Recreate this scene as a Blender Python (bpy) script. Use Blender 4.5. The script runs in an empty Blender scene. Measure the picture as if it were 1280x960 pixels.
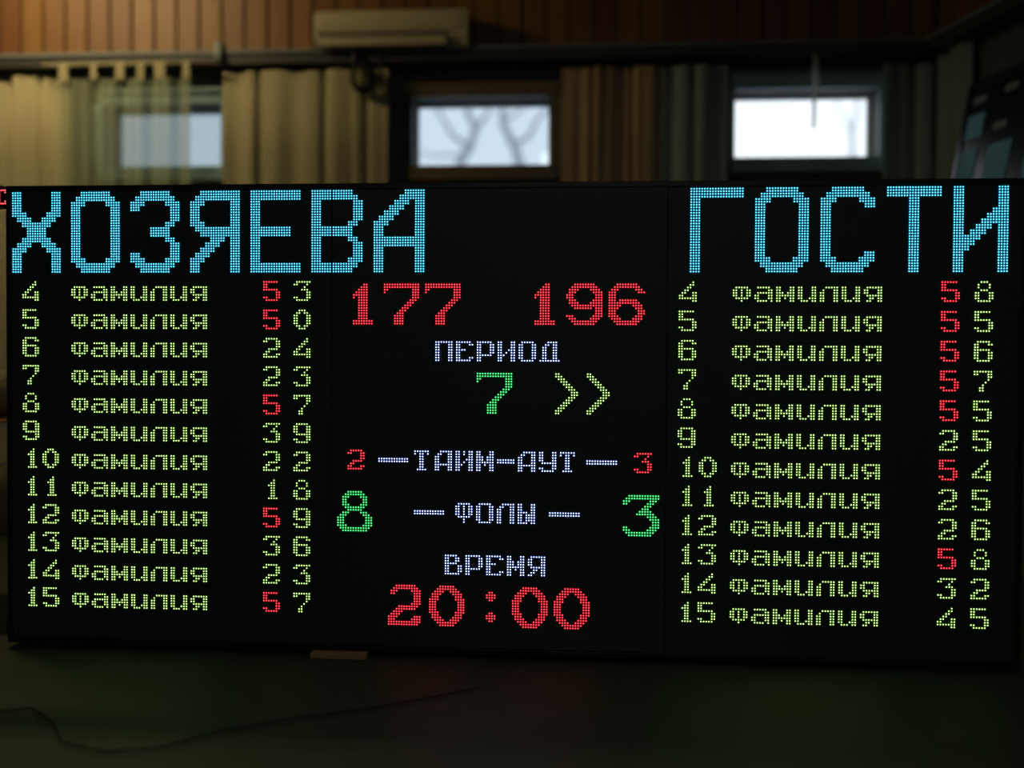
import bpy, math, random
from mathutils import Matrix, Vector

# ------------------------------------------------------------------ camera, world, lights
scene = bpy.context.scene
col = scene.collection
random.seed(7)

R = ((0.99760043, -0.00544881, 0.06901955),      # camera right
     (0.00672336, 0.99981089, -0.01824778),      # camera down
     (-0.06890707, 0.01866803, 0.99744840))      # camera forward  (x, down, depth)
CAM = (0.30968, -0.20427, -3.65288)
ZC = 0.925                                       # height of the middle of the scoreboard
F = 1200.0
def w3(v): return Vector((v[0], v[2], -v[1]))
right, down, fwd = w3(R[0]), w3(R[1]), w3(R[2])
campos = Vector((CAM[0], CAM[2], ZC - CAM[1]))
cd = bpy.data.cameras.new('camera')
cam = bpy.data.objects.new('camera', cd); col.objects.link(cam)
m = Matrix.Identity(4)
for i in range(3):
    m[i][0] = right[i]; m[i][1] = -down[i]; m[i][2] = -fwd[i]; m[i][3] = campos[i]
cam.matrix_world = m
cd.sensor_width = 36; cd.lens = 36 * F / 1280
cd.clip_start = 0.05; cd.clip_end = 200
cd.dof.use_dof = True; cd.dof.focus_distance = 3.66; cd.dof.aperture_fstop = 0.45
scene.camera = cam

def ray(px, py): return (right * ((px - 640) / F) + down * ((py - 480) / F) + fwd)
def at(px, py, Y):                               # point of a wall-parallel plane at depth Y
    d = ray(px, py); return campos + d * ((Y - campos.y) / d.y)

world = bpy.data.worlds.new('overcast sky'); scene.world = world
world.use_nodes = True
bg = world.node_tree.nodes['Background']
bg.inputs[0].default_value = (0.86, 0.94, 1.0, 1); bg.inputs[1].default_value = 1.45

vs = scene.view_settings
vs.view_transform = 'Standard'; vs.look = 'None'; vs.exposure = 0.0; vs.gamma = 1.0
vs.use_curve_mapping = False

TUBE_STRENGTH = 98.0                             # warm ceiling tubes, left of the frame
FILL_STRENGTH = 12.0                             # dim fill panel added unseen behind the viewer to lift the front

# ------------------------------------------------------------------ materials
def mat(name, colr, rough=0.6, metal=0.0, spec=0.5, noise=None, rnd=None, bump=0.0, stretch=(1, 1, 1)):
    M = bpy.data.materials.new(name); M.use_nodes = True
    nt = M.node_tree; b = nt.nodes['Principled BSDF']
    b.inputs['Base Color'].default_value = (*colr, 1); b.inputs['Roughness'].default_value = rough
    b.inputs['Metallic'].default_value = metal; b.inputs['Specular IOR Level'].default_value = spec
    last = None
    if noise:
        sc, c2 = noise
        tc = nt.nodes.new('ShaderNodeTexCoord'); mp = nt.nodes.new('ShaderNodeMapping')
        mp.inputs['Scale'].default_value = stretch
        nz = nt.nodes.new('ShaderNodeTexNoise'); nz.inputs['Scale'].default_value = sc; nz.inputs['Detail'].default_value = 5
        mx = nt.nodes.new('ShaderNodeMix'); mx.data_type = 'RGBA'
        nt.links.new(tc.outputs['Object'], mp.inputs[0]); nt.links.new(mp.outputs[0], nz.inputs['Vector'])
        nt.links.new(nz.outputs['Fac'], mx.inputs[0])
        mx.inputs[6].default_value = (*colr, 1); mx.inputs[7].default_value = (*c2, 1)
        last = mx.outputs[2]
        if bump:
            bp = nt.nodes.new('ShaderNodeBump'); bp.inputs['Strength'].default_value = bump; bp.inputs['Distance'].default_value = 0.01
            nt.links.new(nz.outputs['Fac'], bp.inputs['Height']); nt.links.new(bp.outputs[0], b.inputs['Normal'])
    if rnd:
        oi = nt.nodes.new('ShaderNodeObjectInfo'); mx = nt.nodes.new('ShaderNodeMix'); mx.data_type = 'RGBA'
        nt.links.new(oi.outputs['Random'], mx.inputs[0])
        if last: nt.links.new(last, mx.inputs[6])
        else: mx.inputs[6].default_value = (*colr, 1)
        mx.inputs[7].default_value = (*rnd, 1); last = mx.outputs[2]
    if last: nt.links.new(last, b.inputs['Base Color'])
    return M
def emit(name, c, s):
    M = bpy.data.materials.new(name); M.use_nodes = True; nt = M.node_tree
    nt.nodes.remove(nt.nodes['Principled BSDF'])
    e = nt.nodes.new('ShaderNodeEmission'); e.inputs[0].default_value = (*c, 1); e.inputs[1].default_value = s
    nt.links.new(e.outputs[0], nt.nodes['Material Output'].inputs[0]); return M
def glass(name, tint):
    M = bpy.data.materials.new(name); M.use_nodes = True; nt = M.node_tree
    nt.nodes.remove(nt.nodes['Principled BSDF'])
    t = nt.nodes.new('ShaderNodeBsdfTransparent'); t.inputs[0].default_value = (*tint, 1)
    g = nt.nodes.new('ShaderNodeBsdfGlossy'); g.inputs['Roughness'].default_value = 0.03
    mx = nt.nodes.new('ShaderNodeMixShader'); mx.inputs[0].default_value = 0.05
    nt.links.new(t.outputs[0], mx.inputs[1]); nt.links.new(g.outputs[0], mx.inputs[2])
    nt.links.new(mx.outputs[0], nt.nodes['Material Output'].inputs[0]); return M
def sheer(name, c, clear):
    M = bpy.data.materials.new(name); M.use_nodes = True; nt = M.node_tree
    nt.nodes.remove(nt.nodes['Principled BSDF'])
    t = nt.nodes.new('ShaderNodeBsdfTransparent'); d = nt.nodes.new('ShaderNodeBsdfDiffuse'); tl = nt.nodes.new('ShaderNodeBsdfTranslucent')
    d.inputs[0].default_value = (*c, 1); tl.inputs[0].default_value = (*c, 1)
    a = nt.nodes.new('ShaderNodeMixShader'); a.inputs[0].default_value = 0.35
    b = nt.nodes.new('ShaderNodeMixShader'); b.inputs[0].default_value = 1 - clear
    nt.links.new(d.outputs[0], a.inputs[1]); nt.links.new(tl.outputs[0], a.inputs[2])
    nt.links.new(t.outputs[0], b.inputs[1]); nt.links.new(a.outputs[0], b.inputs[2])
    nt.links.new(b.outputs[0], nt.nodes['Material Output'].inputs[0]); return M

M_mask = mat('black led mask', (0.022, 0.033, 0.034), 0.55)
M_diode = mat('unlit diode', (0.045, 0.06, 0.065), 0.35)
M_frame = mat('black aluminium', (0.010, 0.011, 0.012), 0.45, 0.3)
M_case = mat('cabinet steel', (0.02, 0.02, 0.022), 0.5, 0.5)
# each lamp: bright chip in the middle, saturated halo glow painted around it
def led(n, core, lens): return [emit('led halo ' + n, lens, 1.0), emit('led chip ' + n, core, 1.0)]
LEDC = {'c': led('cyan', (0.7, 3.9, 4.8), (0.0, 0.20, 0.42)), 'y': led('yellow green', (2.9, 4.3, 1.4), (0.045, 0.17, 0.005)),
        'r': led('red', (4.4, 0.30, 0.36), (0.52, 0.0, 0.012)), 'g': led('green', (0.45, 3.6, 0.9), (0.0, 0.30, 0.05)),
        'w': led('white', (3.8, 4.2, 5.4), (0.02, 0.06, 0.40))}
M_wall = mat('dark painted wall', (0.11, 0.12, 0.11), 0.8, noise=(3, (0.07, 0.08, 0.075)))
M_ceil = mat('ceiling', (0.06, 0.055, 0.05), 0.9, noise=(2, (0.04, 0.04, 0.04)))
M_floor = mat('dark concrete floor', (0.055, 0.07, 0.04), 0.6, spec=0.3, noise=(1.7, (0.03, 0.034, 0.024)), bump=0.15)
M_plank = mat('brown stained plank', (0.36, 0.17, 0.03), 0.5, noise=(4, (0.21, 0.09, 0.016)), rnd=(0.17, 0.055, 0.01), stretch=(6, 6, 0.5))
M_rail = mat('dark cornice wood', (0.05, 0.045, 0.04), 0.5, noise=(4, (0.03, 0.028, 0.026)), stretch=(0.4, 4, 4))
M_raillip = mat('grey cornice lip', (0.22, 0.25, 0.24), 0.5)
M_trim = mat('brown window trim', (0.20, 0.14, 0.07), 0.5, noise=(5, (0.13, 0.09, 0.045)), stretch=(1, 5, 5))
M_trimd = mat('grey painted window trim', (0.30, 0.48, 0.50), 0.5, noise=(5, (0.24, 0.38, 0.42)))
M_sash = mat('white window sash', (0.55, 0.57, 0.56), 0.4)
M_g1 = glass('dimming pane', (0.58, 0.63, 0.65)); M_g2 = glass('window pane', (0.74, 0.78, 0.82)); M_g3 = glass('clear pane', (0.98, 0.98, 0.98))  # each window's sky brightness is put into its pane tint
M_cur = mat('beige curtain cloth', (0.48, 0.43, 0.26), 0.9, noise=(5, (0.38, 0.33, 0.19)), stretch=(3, 3, 0.5), spec=0.1)
M_curb = mat('brown curtain cloth', (0.60, 0.40, 0.24), 0.9, noise=(5, (0.42, 0.32, 0.20)), stretch=(6, 6, 0.4), spec=0.1)
M_curg = mat('grey green curtain cloth', (0.46, 0.52, 0.46), 0.9, noise=(5, (0.30, 0.36, 0.32)), stretch=(5, 5, 0.4), spec=0.1)
M_sheer = sheer('sheer curtain', (0.55, 0.60, 0.38), 0.42)
M_strap = sheer('pale strap webbing', (0.6, 0.62, 0.58), 0.55)
M_ac = mat('cream plastic', (0.62, 0.54, 0.33), 0.4); M_acd = mat('dark vent plastic', (0.06, 0.055, 0.045), 0.5)
M_black = mat('black rubber', (0.012, 0.012, 0.012), 0.6)
M_bark = mat('haze paled bark', (0.68, 0.70, 0.74), 0.9, noise=(8, (0.5, 0.52, 0.55)))  # hazy low contrast against the sky is put into this pale colour
M_snow = mat('snowy ground', (0.7, 0.72, 0.75), 0.9, noise=(1, (0.6, 0.62, 0.66)))
M_wood = mat('raw pine', (0.45, 0.27, 0.12), 0.6, noise=(9, (0.34, 0.19, 0.08)), stretch=(1, 8, 8))
M_board = mat('dark glossy board', (0.012, 0.018, 0.02), 0.25)
M_paper = mat('pale blue sheet', (0.22, 0.55, 0.72), 0.7); M_disc = mat('grey disc', (0.25, 0.3, 0.28), 0.6)
M_table = mat('orange table top', (0.5, 0.2, 0.05), 0.4, noise=(5, (0.4, 0.15, 0.04))); M_edge = mat('cream table edge', (0.6, 0.55, 0.45), 0.5)
M_bag = mat('crumpled khaki cloth', (0.30, 0.24, 0.09), 0.7, noise=(12, (0.12, 0.10, 0.04)), bump=0.6)
M_olive = mat('olive painted wood', (0.11, 0.12, 0.05), 0.7, noise=(6, (0.06, 0.07, 0.03)))
M_cable = mat('pale cable', (0.5, 0.5, 0.48), 0.4); M_metal = mat('painted steel', (0.3, 0.3, 0.3), 0.4, 0.6)
M_tube = emit('warm tube', (1.0, 0.79, 0.42), TUBE_STRENGTH)
M_fill = emit('dim fill panel', (0.93, 1.0, 0.88), FILL_STRENGTH)

# ------------------------------------------------------------------ mesh helpers
class MB:
    def __init__(s): s.v = []; s.f = []; s.mi = []
    def add(s, vs, fs, mi=0):
        o = len(s.v); s.v += [tuple(v) for v in vs]; s.f += [tuple(i + o for i in f) for f in fs]; s.mi += [mi] * len(fs)
    def box(s, x0, x1, y0, y1, z0, z1, mi=0):
        s.add([(x0,y0,z0),(x1,y0,z0),(x1,y1,z0),(x0,y1,z0),(x0,y0,z1),(x1,y0,z1),(x1,y1,z1),(x0,y1,z1)],
              [(0,3,2,1),(4,5,6,7),(0,1,5,4),(1,2,6,5),(2,3,7,6),(3,0,4,7)], mi)
    def tube(s, pts, r, n=8, mi=0):
        pts = [Vector(p) for p in pts]; rs = r if isinstance(r, (list, tuple)) else [r] * len(pts)
        rings = []
        for i, p in enumerate(pts):
            t = (pts[min(i + 1, len(pts) - 1)] - pts[max(i - 1, 0)]).normalized()
            a = t.orthogonal().normalized() if i == 0 else (a0 - t * a0.dot(t)).normalized()
            a0 = a; b = t.cross(a)
            rings.append([p + (a * math.cos(2*math.pi*k/n) + b * math.sin(2*math.pi*k/n)) * rs[i] for k in range(n)])
        vs = [v for q in rings for v in q]
        fs = [(i*n+k, i*n+(k+1) % n, (i+1)*n+(k+1) % n, (i+1)*n+k) for i in range(len(pts)-1) for k in range(n)]
        fs += [tuple(range(n))[::-1], tuple(range((len(pts)-1)*n, len(pts)*n))]
        s.add(vs, fs, mi)
    def mesh(s, name, mats, smooth=False):
        me = bpy.data.meshes.new(name); me.from_pydata(s.v, [], s.f)
        for M in (mats if isinstance(mats, (list, tuple)) else [mats]): me.materials.append(M)
        if any(s.mi): me.polygons.foreach_set('material_index', s.mi)
        if smooth: me.polygons.foreach_set('use_smooth', [True] * len(s.f))
        me.update(); return me
    def build(s, name, mats, parent=None, loc=(0, 0, 0), smooth=False, bevel=0):
        return link(name, s.mesh(name, mats, smooth), parent, loc, bevel)
def link(name, me, parent=None, loc=(0, 0, 0), bevel=0):
    o = bpy.data.objects.new(name, me); col.objects.link(o); o.location = loc
    if parent: o.parent = parent
    if bevel:
        b = o.modifiers.new('bevel', 'BEVEL'); b.width = bevel; b.segments = 2; b.limit_method = 'ANGLE'
    return o
def empty(name, loc=(0, 0, 0)):
    o = bpy.data.objects.new(name, None); col.objects.link(o); o.location = loc; o.empty_display_size = 0.1; return o
def tag(o, label=None, cat=None, group=None, kind=None):
    if label: o['label'] = label
    if cat: o['category'] = cat
    if group: o['group'] = group
    if kind: o['kind'] = kind
    return o
def box(name, x0, x1, y0, y1, z0, z1, M, parent=None, bevel=0):
    b = MB()
    if parent is None:
        cx, cy = (x0+x1)/2, (y0+y1)/2
        b.box(x0-cx, x1-cx, y0-cy, y1-cy, 0, z1-z0); return b.build(name, M, None, (cx, cy, z0), bevel=bevel)
    p = parent.location; b.box(x0-p.x, x1-p.x, y0-p.y, y1-p.y, z0-p.z, z1-p.z)
    return b.build(name, M, parent, bevel=bevel)

# ------------------------------------------------------------------ the setting
YW = 2.4                                         # back wall
CX, CY = 2.48, YW                                # corner with the skewed right-hand wall
wd = Vector((0.263, -0.965, 0)).normalized()     # right-hand wall runs this way towards the viewer
wn = Vector((-wd.y * -1, wd.x * -1, 0)).normalized()
if wn.x > 0: wn = -wn                            # normal into the room
ZR = 3.062                                        # height where planks begin
HC = 4.1                                         # ceiling
XL = -5.0
YF = -6.5
rend = Vector((CX, CY, 0)) + wd * ((CY - YF) / abs(wd.y))

b = MB(); b.add([(XL-.2, YF-.2, 0), (rend.x+.4, YF-.2, 0), (rend.x+.4, YW, 0), (XL-.2, YW, 0),
                 (XL-.2, YF-.2, -.1), (rend.x+.4, YF-.2, -.1), (rend.x+.4, YW, -.1), (XL-.2, YW, -.1)],
                [(0,1,2,3),(7,6,5,4),(0,4,5,1),(1,5,6,2),(2,6,7,3),(3,7,4,0)])
tag(b.build('floor', M_floor), 'dark worn concrete floor in front of the scoreboard', 'floor', kind='structure')
b = MB(); b.box(XL-.2, rend.x+.4, YF-.2, YW+.3, HC, HC+.1)
tag(b.build('ceiling', M_ceil), kind='structure')
tag(box('wall_left', XL-.2, XL, YF, YW, 0, HC, M_wall), kind='structure')
tag(box('wall_front', XL-.2, rend.x+.4, YF-.2, YF, 0, HC, M_wall), kind='structure')

WIN = [(-2.767, -1.982, 2.397, 2.800), (-0.752, 0.125, 2.388, 2.820), (1.262, 2.130, 2.419, 2.842)]
def wall_holes(x0, x1, z0, z1, y0, y1, holes, mb):
    xs = x0
    for (a, c, z_0, z_1) in holes:
        mb.box(xs, a, y0, y1, z0, z1); mb.box(a, c, y0, y1, z0, z_0); mb.box(a, c, y0, y1, z_1, z1); xs = c
    mb.box(xs, x1, y0, y1, z0, z1)
wb = empty('wall_back', (0, YW, 0)); tag(wb, 'dark back wall with brown planks above the windows', 'wall', kind='structure')
b = MB(); wall_holes(XL-.2, CX+.15, 0, HC, 0, .25, WIN, b); b.build('wall_core', M_wall, wb)

# vertical planks above the curtains
PW = 0.148
def plank_mesh(w, h, n):
    b = MB(); g = 0.005; d = 0.022
    b.add([(g,0,0),(w-g,0,0),(w-g,-d*.6,0),(w-g-.006,-d,0),(g+.006,-d,0),(g,-d*.6,0),
           (g,0,h),(w-g,0,h),(w-g,-d*.6,h),(w-g-.006,-d,h),(g+.006,-d,h),(g,-d*.6,h)],
          [(0,1,2,3,4,5),(11,10,9,8,7,6),(1,7,8,2),(2,8,9,3),(3,9,10,4),(4,10,11,5),(5,11,6,0),(0,6,7,1)])
    return b.mesh('plank', M_plank)
pm = plank_mesh(PW, HC - ZR - .012, 0)
x = -3.9
while x + PW < CX - 0.005:
    o = link('plank', pm, wb, (x, random.uniform(-.002, .0), ZR + .01)); x += PW
# right-hand wall
wr = empty('wall_right', (CX, CY, 0)); tag(wr, 'dark right-hand wall running towards the viewer', 'wall', kind='structure')
L = (rend - Vector((CX, CY, 0))).length
b = MB(); e = wd * L; q = -wn * .2
b.add([(0,0,0), e, e + q, q, (0,0,HC), e + Vector((0,0,HC)), e + q + Vector((0,0,HC)), q + Vector((0,0,HC))],
      [(0,3,2,1),(4,5,6,7),(0,1,5,4),(1,2,6,5),(2,3,7,6),(3,0,4,7)])
b.build('wall_core', M_wall, wr)
ang = math.atan2(wd.y, wd.x)
for k in range(22):
    o = link('plank', pm, wr, tuple(wd * (0.03 + k*PW) + Vector((0, 0, ZR + .01)))); o.rotation_euler.z = ang
# cornice rails between planks and curtains
def cornice(name, p0, direction, length, n):
    t = empty(name, p0); tag(t, kind='structure')
    b = MB(); b.box(0, length, -.16, 0, -.045, .02); o = b.build('rail_board', M_rail, t)
    b = MB(); b.box(0, length, -.175, -.155, .016, .034); o2 = b.build('rail_lip', M_raillip, t)
    t.rotation_euler.z = math.atan2(direction.y, direction.x); return t
cornice('trim_1', Vector((-4.9, YW, ZR-.01)), Vector((1, 0, 0)), 4.9 + CX - .05, 0)
cornice('trim_2', Vector((CX, CY, ZR-.01)) + wd*.05, wd, 5.0, 0)

# windows: recess, trim boards, sash, pane
def window(n, w, trimM, gM, mull=None, left=True, tops=(.02, .11), bots=(.02, .1)):
    x0, x1, z0, z1 = w
    t = empty('window_%d' % n, ((x0+x1)/2, YW, z0)); tag(t, kind='structure')
    box('top_trim', x0-.02, x1+.05, YW-.03, YW+.02, z1, z1+.10, trimM, t, .004)
    box('sill_board', x0-.02, x1+.05, YW-.05, YW+.02, z0-.09, z0, trimM, t, .004)
    box('side_trim', x1, x1+.08, YW-.03, YW+.02, z0, z1, trimM, t, .004)
    if left: box('side_trim', x0-.06, x0, YW-.03, YW+.02, z0, z1, trimM, t, .004)
    s = .018
    for a in ((x0, x1, z1-s, z1), (x0, x1, z0, z0+s), (x0, x0+s, z0+s, z1-s), (x1-s, x1, z0+s, z1-s)):
        box('sash_bar', a[0], a[1], YW+.15, YW+.19, a[2], a[3], M_sash, t)
    if mull: box('sash_bar', mull-.012, mull+.012, YW+.15, YW+.19, z0+s, z1-s, M_sash, t)
    box('pane', x0+s, x1-s, YW+.168, YW+.172, z0+s, z1-s, gM, t)
window(1, WIN[0], M_trimd, M_g1)
window(2, WIN[1], M_trim, M_g2, left=False)
window(3, WIN[2], M_trimd, M_g3)

# outside: ground and bare trees
tag(box('ground_outside', -14, 14, YW+.3, 26, -.1, 0, M_snow), 'snow covered ground outside the windows', 'ground', kind='structure')
def tree(x, y, label, limbs):
    b = MB()
    for pts, r0, r1 in limbs:
        n = len(pts); P = []
        for i in range(n - 1):
            for k in range(4):
                f = k / 4; a, c = Vector(pts[i]), Vector(pts[i+1]); P.append(a.lerp(c, f) + Vector((random.uniform(-.02, .02), 0, random.uniform(-.02, .02))))
        P.append(Vector(pts[-1])); N = len(P)
        b.tube([p - Vector((x, y, 0)) for p in P], [r0 + (r1 - r0) * i / (N-1) for i in range(N)], 7)
    tag(b.build('bare_tree', M_bark, None, (x, y, 0), smooth=True), label, 'tree', 'bare trees outside the windows')
def P(px, py, Y): return at(px, py, Y)
Yt = 6.5
base = P(640, 250, Yt)
tree(base.x, Yt, 'bare grey branching tree outside the middle window',
     [([(base.x, Yt, 0), (base.x-.05, Yt, 1.6), P(566, 222, Yt)], .10, .05),
      ([P(566, 222, Yt), P(586, 185, Yt), P(594, 160, Yt), P(583, 132, Yt), P(578, 100, Yt)], .05, .03),
      ([P(594, 160, Yt), P(612, 140, Yt), P(618, 95, Yt)], .03, .015),
      ([(base.x, Yt, 1.4), P(652, 222, Yt), P(645, 185, Yt), P(630, 150, Yt), P(626, 110, Yt)], .07, .03),
      ([P(645, 185, Yt), P(668, 160, Yt), P(684, 130, Yt), P(690, 95, Yt)], .03, .015),
      ([P(586, 185, Yt), P(560, 165, Yt), P(545, 130, Yt), P(540, 100, Yt)], .03, .012),
      ([P(586, 190, Yt), P(555, 196, Yt), P(520, 190, Yt)], .02, .01),
      ([P(630, 150, Yt), P(655, 135, Yt), P(665, 100, Yt)], .02, .01)])
Y2 = 7.6; base = P(1010, 230, Y2)
tree(base.x, Y2, 'bare slender tree outside the right-hand window',
     [([(base.x, Y2, 0), P(1060, 230, Y2), P(1066, 170, Y2), P(1075, 110, Y2)], .06, .02),
      ([P(1066, 170, Y2), P(1050, 140, Y2), P(1046, 100, Y2)], .02, .01)])

# ------------------------------------------------------------------ curtains
def curtain(label, xp0, xp1, ytop, M, seams=(), Y=2.27, bottom=.02, freq=15, amp=.016, group=None, name='curtain', axis=None):
    group = 'curtains hanging along the back wall'
    a, c = at(xp0, ytop, Y), at(xp1, ytop, Y)
    x0, x1, zt = a.x, c.x, (a.z + c.z) / 2
    sx = [at(s, 150, Y).x for s in seams]
    n = max(16, int((x1 - x0) / .012)); mb = MB(); rows = 6; vs_ = []
    ph = random.uniform(0, 6)
    for j in range(rows + 1):
        z = zt + (bottom - zt) * j / rows; k = 1 + .25 * math.sin(j * .9 + ph)
        for i in range(n + 1):
            x_ = x0 + (x1 - x0) * i / n
            y = amp * k * (math.sin(x_ * freq + ph) + .5 * math.sin(x_ * freq * 2.3 + ph * 2 + .2 * j))
            for s in sx: y += .055 * math.exp(-((x_ - s - .006 * j * .5) / .016) ** 2)
            vs_.append((x_ - x0, y, z - bottom))
    fs = [(j*(n+1)+i, j*(n+1)+i+1, (j+1)*(n+1)+i+1, (j+1)*(n+1)+i) for j in range(rows) for i in range(n)]
    mb.add(vs_, fs); o = mb.build(name, M, None, (x0, Y, bottom), smooth=True)
    s = o.modifiers.new('cloth thickness', 'SOLIDIFY'); s.thickness = .003
    tag(o, label, 'curtain', group); return o
curtain('olive beige curtain at the far left beside the sheer curtain', -60, 88, 92, M_cur, (12, 50), Y=2.31)
curtain('wide pleated beige curtain between sheer curtain and middle window', 279, 436, 88, M_cur, (322, 403), Y=2.29)
curtain('narrow beige curtain left of the middle window, below the air conditioner', 434, 485, 86, M_cur, (436, 456), Y=2.26)
curtain('brown pleated curtain right of the middle window', 702, 830, 84, M_curb, (740, 790), Y=2.28, freq=22, amp=.02)
curtain('grey brown curtain left of the right-hand window', 828, 911, 82, M_curg, (866,), Y=2.26, freq=20, amp=.02)
curtain('dim grey green curtain in the corner right of the right-hand window', 1104, 1166, 80, M_curg, (1122, 1142), Y=2.28, freq=24, amp=.02)
# curtain on the right-hand wall
def wallcurtain(label, s0, s1, M):
    mb = MB(); n = 60; rows = 4; vs_ = []
    for j in range(rows+1):
        for i in range(n+1):
            s = s0 + (s1-s0)*i/n; off = .07 + .018*math.sin(s*26) + .01*math.sin(s*61+j*.3)
            p = wd*s + wn*off; vs_.append((p.x, p.y, (2.93)*(1 - j/rows)))
    mb.add(vs_, [(j*(n+1)+i, j*(n+1)+i+1, (j+1)*(n+1)+i+1, (j+1)*(n+1)+i) for j in range(rows) for i in range(n)])
    o = mb.build('curtain', M, None, (CX, CY, .12), smooth=True)
    s = o.modifiers.new('cloth thickness', 'SOLIDIFY'); s.thickness = .003
    tag(o, label, 'curtain')

# sheer curtain with tab top on a rod
Ys = 2.2
t = empty('sheer_curtain', (at(72, 150, Ys).x, Ys, .12))
tag(t, 'sheer greenish tab-top curtain hanging across the left window', 'curtain')
x0, x1 = at(72, 100, Ys).x, at(238, 100, Ys).x; zt = at(150, 99, Ys).z; zr = at(150, 80, Ys).z
mb = MB(); n = 160; rows = 8; vs_ = []
for j in range(rows+1):
    z = zt + (.12 - zt)*j/rows
    for i in range(n+1):
        x_ = x0 + (x1-x0)*i/n; vs_.append((x_-t.location.x, .022*math.sin(x_*34 + .1*j) + .012*math.sin(x_*71), z-.12))
mb.add(vs_, [(j*(n+1)+i, j*(n+1)+i+1, (j+1)*(n+1)+i+1, (j+1)*(n+1)+i) for j in range(rows) for i in range(n)])
mb.build('cloth', M_sheer, t, smooth=True)
for a, c in ((74, 86), (114, 122), (145, 156), (172, 181), (194, 207), (229, 238)):
    xa, xc = at(a, 100, Ys).x, at(c, 100, Ys).x
    box('tab', xa, xc, Ys-.012, Ys-.008, zt-.005, zr+.012, M_cur, t)
mb = MB(); mb.tube([(x0-.1-t.location.x, 0, zr-.12), (x1+.16-t.location.x, 0, zr-.12)], .011, 10); mb.build('rod', M_cur, t, smooth=True)
mb = MB(); p = at(272, 62, Ys); q = Vector((p.x, Ys, p.z)) - t.location
mb.box(q.x-.02, q.x+.02, -.005, .18, q.z-.05, q.z+.05); mb.build('rod_bracket', M_curg, t, bevel=.005)

# ------------------------------------------------------------------ air conditioner
a, c = at(393, 9, 2.19), at(584, 60, 2.19)
ac = empty('air_conditioner', ((a.x+c.x)/2, 2.27, c.z)); tag(ac, 'cream split air conditioner on the planks above the curtains', 'air conditioner')
W_, H_ = c.x - a.x, at(480, 8, 2.19).z - at(480, 59, 2.19).z
def prism(name, prof, x0, x1, M, parent, bevel=0):
    b = MB(); n = len(prof)
    b.add([(x0, p[0], p[1]) for p in prof] + [(x1, p[0], p[1]) for p in prof],
          [tuple(range(n))[::-1], tuple(range(n, 2*n))] + [(i, (i+1) % n, n+(i+1) % n, n+i) for i in range(n)])
    return b.build(name, M, parent, bevel=bevel)
h = H_
prism('body', [(.10, 0), (-.02, .0), (-.06, .03*h/.25), (-.085, .30*h), (-.09, .55*h), (-.085, .9*h), (-.06, h), (.10, h)], -W_/2, W_/2, M_ac, ac, .006)
prism('front_panel', [(-.088, .44*h), (-.097, .46*h), (-.099, .62*h), (-.094, .86*h), (-.086, .9*h)], -W_/2+.012, W_/2-.035, M_ac, ac, .003)
prism('vent_slot', [(-.062, .06*h), (-.080, .30*h), (-.0885, .31*h), (-.090, .40*h), (-.0895, .06*h)], -W_/2+.03, W_/2-.12, M_acd, ac)
prism('louver', [(-.075, .07*h), (-.096, .09*h), (-.104, .30*h), (-.099, .31*h), (-.088, .10*h)], -W_/2+.035, W_/2-.125, M_ac, ac, .002)
prism('end_cap', [(.09, .01), (-.065, .02), (-.094, .30*h), (-.096, .55*h), (-.09, .9*h), (.09, h*.99)], W_/2-.022, W_/2+.004, M_ac, ac, .004)
# drain cable coil below it
cc = at(451, 97, 2.2); coil = empty('cable_coil', (cc.x, 2.2, cc.z-.07)); tag(coil, 'dark coiled cable hanging below the air conditioner', 'cable')
mb = MB()
for k, (rr, dy) in enumerate(((.058, 0), (.066, .016), (.05, -.014))):
    mb.tube([(rr*math.cos(6.2832*i/24)+.004*k, dy, .07+rr*1.25*math.sin(6.2832*i/24)) for i in range(25)], .011, 8)
mb.build('loop', M_black, coil, smooth=True)
mb = MB(); top = at(444, 62, 2.2).z - .03 - coil.location.z
mb.tube([(-.035, 0, .12), (-.04, .01, .2), (-.03, .02, top+.03)], .018, 8); mb.build('lead', M_black, coil, smooth=True)
mb = MB(); mb.tube([(.05, 0, .1), (.10, 0, .06), (.13, .01, .09), (.12, .02, .16), (.10, .03, .24)], .008, 8); mb.build('loose_end', M_black, coil, smooth=True)
# dark strap in front of the right-hand window
s0, s1 = at(1017, 62, 2.3), at(1013, 163, 2.3)
mb = MB(); mb.add([(-.018, -.003, s1.z-s0.z), (.006, -.003, s1.z-s0.z), (.022, -.003, 0), (-.018, -.003, 0),
                   (-.018, .003, s1.z-s0.z), (.006, .003, s1.z-s0.z), (.022, .003, 0), (-.018, .003, 0)],
                  [(0,1,2,3),(7,6,5,4),(0,4,5,1),(1,5,6,2),(2,6,7,3),(3,7,4,0)])
o = mb.build('strap', M_strap, None, (s0.x, 2.25, s0.z)); tag(o, 'grey strap hanging from the cornice across the right-hand window', 'strap')

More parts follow.
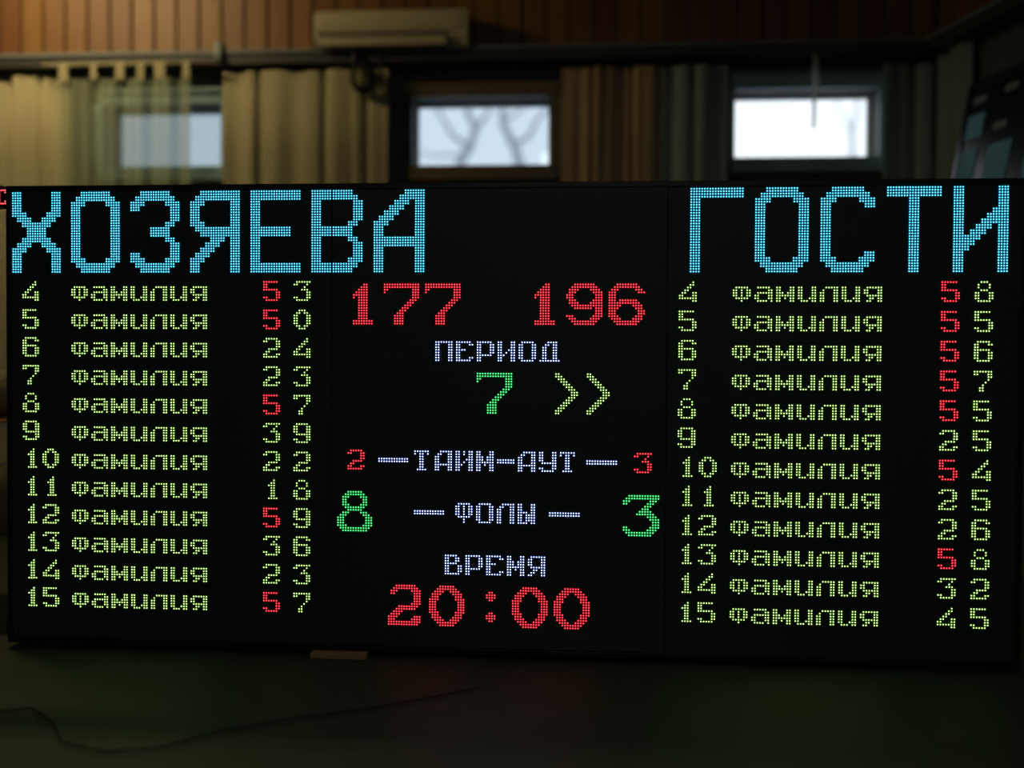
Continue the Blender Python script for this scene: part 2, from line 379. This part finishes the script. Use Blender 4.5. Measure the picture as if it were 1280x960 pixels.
# ------------------------------------------------------------------ tilted board on the right-hand wall
C0 = Vector((CX, CY, 0))
def hit(px, py, p, n):
    d = ray(px, py); return campos + d * ((p - campos).dot(n) / d.dot(n))
TL = hit(1216, 109, C0 + wn*.12, wn)
BLp = hit(1194, 219, TL, wd)                     # same distance along the wall, leaning into the room
vv = (BLp - TL); vlen = vv.length; vdir = vv.normalized(); LB = 1.5; HB = vlen * 1.5
nn = wd.cross(vdir).normalized()
if nn.dot(campos - TL) < 0: nn = -nn
wallcurtain('dark olive curtain on the right-hand wall, just before the tilted board', .12, (TL - C0).dot(wd) - .1, M_curg)
nb = empty('notice_board', tuple(TL)); tag(nb, 'dark tilted board with pale bluish sheets on the right-hand wall', 'board')
def slab(name, u0, u1, v0, v1, d0, d1, M, bevel=0):
    b = MB(); vs_ = []
    for d in (d0, d1):
        for (u, v) in ((u0, v0), (u1, v0), (u1, v1), (u0, v1)): vs_.append(wd*u + vdir*v + nn*d)
    b.add(vs_, [(0,1,2,3),(7,6,5,4),(0,4,5,1),(1,5,6,2),(2,6,7,3),(3,7,4,0)]); return b.build(name, M, nb, bevel=bevel)
slab('panel', 0, LB, 0, HB, -.03, 0, M_board)
slab('frame_edge', -.015, LB+.015, -.015, .012, -.032, .01, M_board)
slab('frame_edge', -.015, .012, .012, HB, -.032, .01, M_board)
def uv(px, py):
    p = hit(px, py, TL, nn) - TL; return p.dot(wd), p.dot(vdir)
for (xa, ya, xb, yb) in ((1209, 147, 1229, 170), (1197, 193, 1218, 224), (1233, 182, 1258, 226), (1278, 196, 1300, 226)):
    u0, v0 = uv(xa+3, ya); u1, v1 = uv(xb-3, yb)
    slab('sheet', min(u0, u1), max(u0, u1), min(v0, v1) if v0 < v1 else v1, max(v0, v1), .001, .004, M_paper)
for (xa, ya) in ((1226, 125), (1266, 108), (1250, 156)):
    u0, v0 = uv(xa, ya); slab('disc', u0-.05, u0+.05, v0-.02, v0+.02, .001, .006, M_disc, .01)
mb = MB(); pb = wd*.4 + vdir*HB*.8; mb.tube([pb - nn*.03, pb - nn*.03 - wn*(max(.05, (TL + pb - C0).dot(wn) - .01))], .012, 8)
mb.build('strut', M_metal, nb)

# ------------------------------------------------------------------ warm ceiling tubes (left, above the frame)
lt = empty('overhead_light', (-3.1, 1.0, HC-.16)); tag(lt, 'warm fluorescent ceiling lamp above the far left', 'lamp')
b = MB(); b.box(-.62, .62, -.09, .09, .05, .16); b.build('housing', M_metal, lt, bevel=.01)
for yy in (-.05, .05):
    mb = MB(); mb.tube([(-.58, yy, .03), (.58, yy, .03)], .016, 10); mb.build('tube', M_tube, lt, smooth=True)

lp = empty('overhead_light', (.4, -4.7, HC-.07)); tag(lp, 'unseen square fill lamp added behind the viewer', 'lamp')  # added fill light, brightens the scoreboard face, floor and curtains
b = MB(); b.box(-.62, .62, -.32, .32, .0, .07); b.build('housing', M_metal, lp)
b = MB(); b.box(-.59, .59, -.29, .29, -.012, .0); b.build('fill_diffuser', M_fill, lp)

# ------------------------------------------------------------------ LED scoreboard
PIT = .01; GAP = .003
def ledx(c): return (c - 191.5) * PIT + (GAP if c >= 128 else 0) + (GAP if c >= 256 else 0) - GAP
def ledz(r, c): return -(r - 87.5) * PIT - (.002 if c >= 256 else 0)
sb = empty('led_scoreboard', (0, 0, ZC - .903)); tag(sb, 'large black LED scoreboard with cyan, yellow, red, green and white writing', 'scoreboard')
ZL = .903                                        # board centre in local coordinates
HW, HH = 1.945, .903
for n_, x0, x1, z0, z1 in (('frame_rail', -HW, HW, ZL+.881, ZL+HH), ('frame_rail', -HW, HW, 0, ZL-.883),
                           ('frame_rail', -HW, -1.9235, ZL-.883, ZL+.881), ('frame_rail', 1.9235, HW, ZL-.883, ZL+.881)):
    b = MB(); b.box(x0, x1, -.006, .14, z0, z1); b.build(n_, M_frame, sb, bevel=.002)
for k in range(3):
    b = MB(); xa, xb = ledx(128*k) - .005, ledx(128*k+127) + .005
    b.box(xa, xb, .014, .13, ZL-.883, ZL+.881); b.build('cabinet', M_case, sb)
# one 32 x 16 module: plate, louvres, unlit diodes
b = MB(); b.box(.0003, .3197, 0, .014, .0003, .1597)
for r in range(16):
    z = .0098 + r*.01
    if r < 15: b.box(.001, .319, -.0022, 0, z-.0003, z+.0005)
modm = b.mesh('led_module', M_mask)
b = MB()
for r in range(16):
    for c in range(32):
        x_, z_, s = .005 + c*.01, .005 + r*.01, .0019
        b.add([(x_-s, 0, z_-s), (x_+s, 0, z_-s), (x_+s, 0, z_+s), (x_-s, 0, z_+s), (x_, -.0012, z_)], [(0,1,4),(1,2,4),(2,3,4),(3,0,4)])
diom = b.mesh('unlit_diodes', M_diode)
for mr in range(11):
    for mc in range(12):
        c = mc*32; r = mr*16 + 15
        o = link('led_module', modm, sb, (ledx(c) - .005, 0, ZL + ledz(r, c) - .005))
        d = link('unlit_diodes', diom, o); tag(d, kind='stuff')

def rows(s): return s.split('/')
def spans(n, spec):                               # rows given as lists of column spans
    out = []
    for rr in spec.split('/'):
        line = ['.'] * n
        for sp in rr.split(','):
            if not sp: continue
            a, _, e = sp.partition('-'); e = e or a
            for i in range(int(a), int(e) + 1): line[i] = '#'
        out.append(''.join(line))
    return out
HDR = {
 'Х': '##......##/##......##/##......##/##......##/###....###/.###..###./..######../...####.../...####.../..######../.###..###./###....###/##......##/##......##/##......##/##......##',
 'О': '..######../.########./###....###/' + '##......##/'*10 + '###....###/.########./..######..',
 'З': '..######../.########./###....###/##......##/........##/........##/.......##./....####../....####../.......##./........##/........##/##......##/###....###/.########./..######..',
 'Я': '..########/.#########/###.....##/##......##/##......##/##......##/###.....##/.#########/..########/....###.##/...###..##/..###...##/.###....##/###.....##/##......##/##......##',
 'Е': '##########/##########/' + '##......../'*5 + '########../########../' + '##......../'*5 + '##########/##########',
 'В': '########../#########./##......##/##......##/##......##/##......##/##.....##./########../########../##.....##./##......##/##......##/##......##/##.....###/#########./########..',
 'А': '......####/.....#####/....###.##/...###..##/..###...##/.###....##/###.....##/##......##/##......##/##########/##########/##......##/##......##/##......##/##......##/##......##',
 'Г': '##########/##########/' + '##......../'*13 + '##........',
 'С': '..######../.########./###....###/##......##/' + '##......../'*8 + '##......##/###....###/.########./..######..',
 'Т': '##########/##########/' + '....##..../'*13 + '....##....',
 'И': '##......##/##......##/##......##/##......##/##.....###/##....####/##...#####/##..###.##/##.###..##/#####...##/####....##/###.....##/##......##/##......##/##......##/##......##'}
HDR = {k: rows(v) for k, v in HDR.items()}
for k in HDR: HDR[k] = [''.join(ch*2 for ch in r) for r in HDR[k] for _ in (0, 1)]
SM = {
 'ф': '/' '/.#####./##.#.##/##.#.##/##.#.##/.#####./...#...', 'а': '//.#####./.....##/.######/##...##/##...##/.####.#',
 'м': '//##...##/##...##/###.###/#######/##.#.##/##...##', 'и': '//##...##/##...##/##...##/##...##/##..###/.###.##',
 'л': '//..#####/.#...##/##...##/##...##/##...##/##...##', 'я': '//.######/##...##/##...##/.######/..##.##/.##..##',
 '0': '..###../.##.##./##...##/##...##/##...##/##...##/.##.##./..###..', '1': '....#../...##../..###../...##../...##../...##../...##../..####.',
 '2': '.#####./##...##/.....##/.....##/..####./.##..../##...##/######.', '3': '.######/##...#./....#../...###./.....##/.....##/##...##/.#####.',
 '4': '.....#./....##./...##../..##.../.##..##/##...##/#######/.....##', '5': '######./##...../##...../######./.....##/.....##/##...##/.#####.',
 '6': '.#####./##...##/##...../######./##...##/##...##/##...##/.#####.', '7': '#######/##...##/.....##/.....#./....#../...#.../..##.../..##...',
 '8': '..###../.#...#./.#...#./..###../##...##/##...##/##...##/.#####.', '9': '.#####./##...##/##...##/##...##/.######/.....##/##...##/.#####.',
 'П': '#######/##...##/##...##/##...##/##...##/##...##/##...##/##...##', 'Е': '######./##...##/##...../####.../##...../##...../##...##/######.',
 'Р': '######./##...##/##...##/##...##/##...##/######./##...../##.....', 'И': '##...##/##...##/##...##/##..###/##.#.##/###..##/##...##/##...##',
 'О': '.#####./##...##/##...##/##...##/##...##/##...##/##...##/.#####.', 'Д': '...####./..##.##./.##..##./.##..##./.##..##./.##..##./.##..##./########',
 'В': '#####../##..##./##..##./#####../##...##/##...##/##...##/######.', 'М': '##...##/##...##/###.###/###.###/#######/##.#.##/##...##/##...##',
 'Я': '.######/##...##/##...##/##...##/.######/..##.##/.##..##/##...##', 'Т': '######/#.##.#/..##../..##../..##../..##../..##../.####.',
 'А': '..#####/.##..##/##...##/##...##/##...##/#######/##...##/##...##', 'Й': '##.#.##/##.#.##/##...##/##..###/##.#.##/###..##/##...##/##...##',
 '-': '///#######/#######', 'У': '##...##/##...##/##...##/##...##/.######/.....##/##...##/.#####.',
 'Ф': '.#####./##.#.##/##.#.##/##.#.##/##.#.##/.#####./...#.../...#...', 'Л': '..#####/.##..##/##...##/##...##/##...##/##...##/##...##/##...##',
 'Ы': '##...##/##...##/##...##/####.##/##.####/##.####/##.####/####.##', '=': '############/############'}
SM = {k: rows(v) for k, v in SM.items()}
BG = {
 '1': spans(14, '8-9/7-9/6-9/5-9/4-9/4,6-9/6-9/6-9/6-9/6-9/6-9/6-9/6-9/6-9/4-11/4-11'),
 '7': spans(14, '0-13/0-13/0-1,11-13/0,11-13/11-13/11-13/10-12/9-11/8-10/7-9/6-8/5-7/4-7/4-7/4-7/4-7'),
 '9': spans(14, '3-10/2-11/1-4,9-12/1-3,10-13/0-2,11-13/0-2,11-13/1-3,10-13/1-4,9-13/2-13/3-9,11-13/11-13/11-13/0-2,10-13/1-3,9-12/2-11/3-10'),
 '6': spans(14, '3-10/2-11/1-3,10-12/0-2,11-13/0-2/0-2/0-2,4-10/0-11/0-4,9-12/0-3,10-12/0-2,11-13/0-2,11-13/0-3,10-12/1-4,9-12/2-11/3-10'),
 '8': spans(14, '4-9/3-10/2-4,9-11/2-3,10-11/2-3,10-11/2-4,9-11/3-10/4-9/2-4,9-11/1-3,10-12/0-2,11-13/0-2,11-13/0-2,11-13/0-3,10-13/1-12/2-11'),
 '3': spans(14, '2-13/1-13/0-2,10-12/0-1,9-11/8-10/7-9/6-10/5-11/9-12/10-13/11-13/11-13/0-1,10-13/0-2,9-12/1-11/2-10'),
 '2': spans(14, '3-10/2-11/1-3,9-12/1-2,10-12/10-12/10-12/10-12/9-12/4-11/3-10/2-5/1-4/0-3,10-12/0-2,9-12/0-12/0-11'),
 '0': spans(14, '4-9/3-10/2-5,8-11/1-4,9-12/1-3,10-12/0-3,10-13/0-2,11-13/0-2,11-13/0-2,11-13/0-2,11-13/0-3,10-13/1-3,10-12/1-4,9-12/2-5,8-11/3-10/4-9'),
 ':': spans(4, '1-2/0-3/0-3/1-2/////1-2/0-3/0-3/1-2'),
 '>': spans(9, '0-1/0-2/1-3/2-4/3-5/4-6/5-7/6-8/6-8/5-7/4-6/3-5/2-4/1-3/0-2/0-1')}

def dome(b, x_, z_, r=.0045, k_=.0020):
    n = 6; vs_ = []
    for rr, y in ((r, -.0002), (r*.8, -.0012), (k_, -.0014), (k_*.75, -.0024)):
        for k in range(n):
            a = 2*math.pi*k/n; vs_.append((x_ + rr*math.cos(a), y, z_ + rr*math.sin(a)))
    vs_.append((x_, -.0027, z_))
    ring = lambda q: [(q*n+k, q*n+(k+1) % n, (q+1)*n+(k+1) % n, (q+1)*n+k) for k in range(n)]
    o = len(b.v)
    b.add(vs_, ring(0) + ring(1) + ring(2) + [(3*n+k, 3*n+(k+1) % n, 4*n) for k in range(n)])
    b.mi[-2*n:] = [1]*(2*n)
COLN = {'c': 'cyan', 'y': 'yellow green', 'r': 'red', 'g': 'green', 'w': 'white'}
cache = {}
def glyph(table, ch, c, r, colr, kind, tname):
    g = table[ch]; w = max(len(q) for q in g)
    split = [k for k in (128, 256) if c < k < c + w]
    key = (tname, ch, colr, (split[0] - c) if split else 0)
    if key not in cache:
        b = MB()
        for i, line in enumerate(g):
            for j, p in enumerate(line):
                if p == '#': dome(b, ledx(c+j) - ledx(c), ledz(r+i, c+j) - ledz(r, c))
        cache[key] = b.mesh(kind, LEDC[colr], smooth=False)
    o = link(kind, cache[key], sb, (ledx(c), 0, ZL + ledz(r, c)))
    if kind != 'lit_dash': o['label'] = 'glowing %s %s %s' % (COLN[colr], kind.split('_')[1], ch) if ch not in '>:' else 'glowing %s %s' % (COLN[colr], kind.split('_')[1])
    return o
def text(table, s, c, r, colr, adv, kind, tname):
    for i, ch in enumerate(s):
        if ch != ' ': glyph(table, ch, c + i*adv, r, colr, 'lit_dash' if ch in '-=' else kind, tname)

text(HDR, 'ХОЗЯЕВА', 0, 0, 'c', 24, 'lit_letter', 'H')
text(HDR, 'ГОСТИ', 264, 0, 'c', 24, 'lit_letter', 'H')
tabL = ['53', '50', '24', '23', '57', '39', '22', '18', '59', '36', '23', '57']
tabR = ['58', '55', '56', '57', '55', '25', '54', '25', '26', '58', '32', '45']
for i in range(12):
    r = 35 + 11*i; num = str(4 + i)
    for base, tab, fc in ((0, tabL, 101), (256, tabR, 356)):
        text(SM, num, base + 4, r, 'y', 8, 'lit_digit', 'S')
        text(SM, 'фамилия', base + 24, r, 'y', 8, 'lit_letter', 'S')
        a, c = tab[i]
        glyph(SM, a, fc, r, 'r' if a == '5' else 'y', 'lit_digit', 'S')
        glyph(SM, c, fc + 12, r, 'y', 'lit_digit', 'S')
text(BG, '177', 132, 36, 'r', 16, 'lit_digit', 'B'); text(BG, '196', 202, 36, 'r', 16, 'lit_digit', 'B')
text(SM, 'ПЕРИОД', 168, 58, 'w', 8, 'lit_letter', 'S')
glyph(BG, '7', 184, 70, 'g', 'lit_digit', 'B')
glyph(BG, '>', 214, 70, 'y', 'lit_arrow', 'B'); glyph(BG, '>', 226, 70, 'y', 'lit_arrow', 'B')
glyph(SM, '2', 134, 100, 'r', 'lit_digit', 'S'); glyph(SM, '3', 244, 100, 'r', 'lit_digit', 'S')
text(SM, 'ТАЙМ-АУТ', 160, 100, 'w', 8, 'lit_letter', 'S')
for c, r in ((146, 103), (226, 103), (160, 123), (212, 123)): glyph(SM, '=', c, r, 'w', 'lit_dash', 'S')
text(SM, 'ФОЛЫ', 176, 120, 'w', 8, 'lit_letter', 'S')
glyph(BG, '8', 130, 116, 'g', 'lit_digit', 'B'); glyph(BG, '3', 240, 116, 'g', 'lit_digit', 'B')
text(SM, 'ВРЕМЯ', 172, 140, 'w', 8, 'lit_letter', 'S')
glyph(BG, '2', 150, 152, 'r', 'lit_digit', 'B'); glyph(BG, '0', 166, 152, 'r', 'lit_digit', 'B')
glyph(BG, ':', 188, 154, 'r', 'lit_colon', 'B')
glyph(BG, '0', 198, 152, 'r', 'lit_digit', 'B'); glyph(BG, '0', 214, 152, 'r', 'lit_digit', 'B')

# wooden blocks under the board
zb = ZC - .903
def block(x0, x1, y0, y1, z1, M, label):
    tag(box('wood_block', x0, x1, y0, y1, 0, z1, M, bevel=.003), label, 'block', 'blocks under the scoreboard')
xa, xb = at(386, 820, -.06).x, at(456, 820, -.06).x
block(xa, xb, -.045, .13, zb, M_wood, 'pale pine block jutting out under the bottom edge of the scoreboard')
block(-1.85, -1.65, .0, .13, zb, M_frame, 'black block under the left end of the scoreboard')
block(1.62, 1.82, .0, .13, zb, M_frame, 'black block under the right end of the scoreboard')

# ------------------------------------------------------------------ things at the left edge
ls = empty('led_sign', (-2.13, .05, 0)); tag(ls, 'small black LED sign with red letters left of the scoreboard top', 'sign')
z0, z1 = at(4, 258, 0).z, at(4, 231, 0).z
b = MB(); b.box(-.30, .160, -.045, .02, z0, z1); b.build('case', M_frame, ls, bevel=.003)
b = MB(); pitl = .0065
for k, pat in enumerate(('########', '#..##..#', '...##...', '...##...', '...##...', '#..##..#', '########')):
    for j, ch in enumerate(pat):
        if ch == '#': dome(b, j*pitl*1.2, -k*pitl*1.35, .0038, .0026)
gm = b.mesh('lit_letter', LEDC['r'])
xr = at(5.8, 245, 0).x - ls.location.x - 7*pitl*1.2; zt_ = at(7.5, 237.5, 0).z
for k in range(3): link('lit_letter', gm, ls, (xr - k*.072, -.0455, zt_))
b = MB(); b.tube([(-.13, 0, 0.02), (-.13, 0, z0+.002)], .016, 10); b.build('post', M_metal, ls, smooth=True)
b = MB(); b.box(-.26, 0, -.12, .12, 0, .02); b.build('base', M_metal, ls, bevel=.004)

zt_ = at(5, 526, .35).z
tb = empty('side_table', (-2.42, .62, 0)); tag(tb, 'table with orange top and cream edge behind the left end of the scoreboard', 'table')
b = MB(); b.box(-.45, .31, -.27, .27, zt_-.008, zt_); b.build('table_top', M_table, tb, bevel=.002)
b = MB(); b.box(-.45, .31, -.275, .27, zt_-.03, zt_-.009); b.build('table_edge', M_edge, tb)
for sx in (-.4, .26):
    for sy in (-.22, .22):
        b = MB(); b.box(sx-.02, sx+.02, sy-.02, sy+.02, 0, zt_-.03); b.build('leg', M_frame, tb)
# crumpled bag on the table
b = MB(); n = 18; mm = 10
for i in range(mm+1):
    th = math.pi*i/mm
    for k in range(n):
        a = 2*math.pi*k/n; rr = math.sin(th)*(1 + .14*math.sin(3*a+i) + .08*math.sin(7*a+2*i))
        b.v.append((.13*rr*math.cos(a), .1*rr*math.sin(a), .105 - .105*math.cos(th)*(1 + .05*math.sin(5*a))))
b.f = [(i*n+k, i*n+(k+1) % n, (i+1)*n+(k+1) % n, (i+1)*n+k) for i in range(mm) for k in range(n)]; b.mi = [0]*len(b.f)
zmin = min(v[2] for v in b.v)
b.v = [(v[0], v[1], v[2]-zmin) for v in b.v]
tag(b.build('bag', M_bag, None, (-2.33, .55, zt_), smooth=True), 'crumpled khaki cloth bag on the orange table', 'bag')
# pale cable hanging off the table
b = MB(); zc_ = at(4, 589, .28).z
b.tube([(-.16, -.033, zt_-zc_+.006), (-.155, -.043, zt_-zc_+.004), (-.15, -.046, zt_-zc_-.03), (-.12, -.05, .05), (-.06, -.05, .0), (.02, -.05, .006), (.10, -.05, .03), (.14, -.05, .12), (.12, -.046, zt_-zc_-.02), (.11, -.043, zt_-zc_+.004), (.1, -.033, zt_-zc_+.006)], .005, 8)
tag(b.build('cable', M_cable, None, (-2.25, .38, zc_), smooth=True), 'pale thin cable looping below the orange table', 'cable')
p = at(2, 812, .25)
tag(box('wood_offcut', p.x-.35, p.x+.05, .2, .34, 0, .06, M_olive, bevel=.004), 'olive timber offcut on the floor left of the scoreboard', 'offcut')
# dark cable over the floor in the foreground
def fl(px, py):
    d = ray(px, py); t_ = -campos.z / d.z; return campos + d*t_
b = MB(); pts = [fl(*q) for q in ((-60, 905), (0, 893), (40, 888), (66, 905), (78, 930), (130, 943), (200, 938), (270, 918), (360, 902), (450, 890), (520, 878), (600, 862))]
P2 = []
for i in range(len(pts)-1):
    for k in range(4): P2.append(pts[i].lerp(pts[i+1], k/4))
P2.append(pts[-1]); base = P2[0].copy()
b.tube([q - base + Vector((0, 0, .009)) for q in P2], .0035, 7)
tag(b.build('cable', M_black, None, (base.x, base.y, 0), smooth=True), 'black cable lying across the floor in the lower left foreground', 'cable')
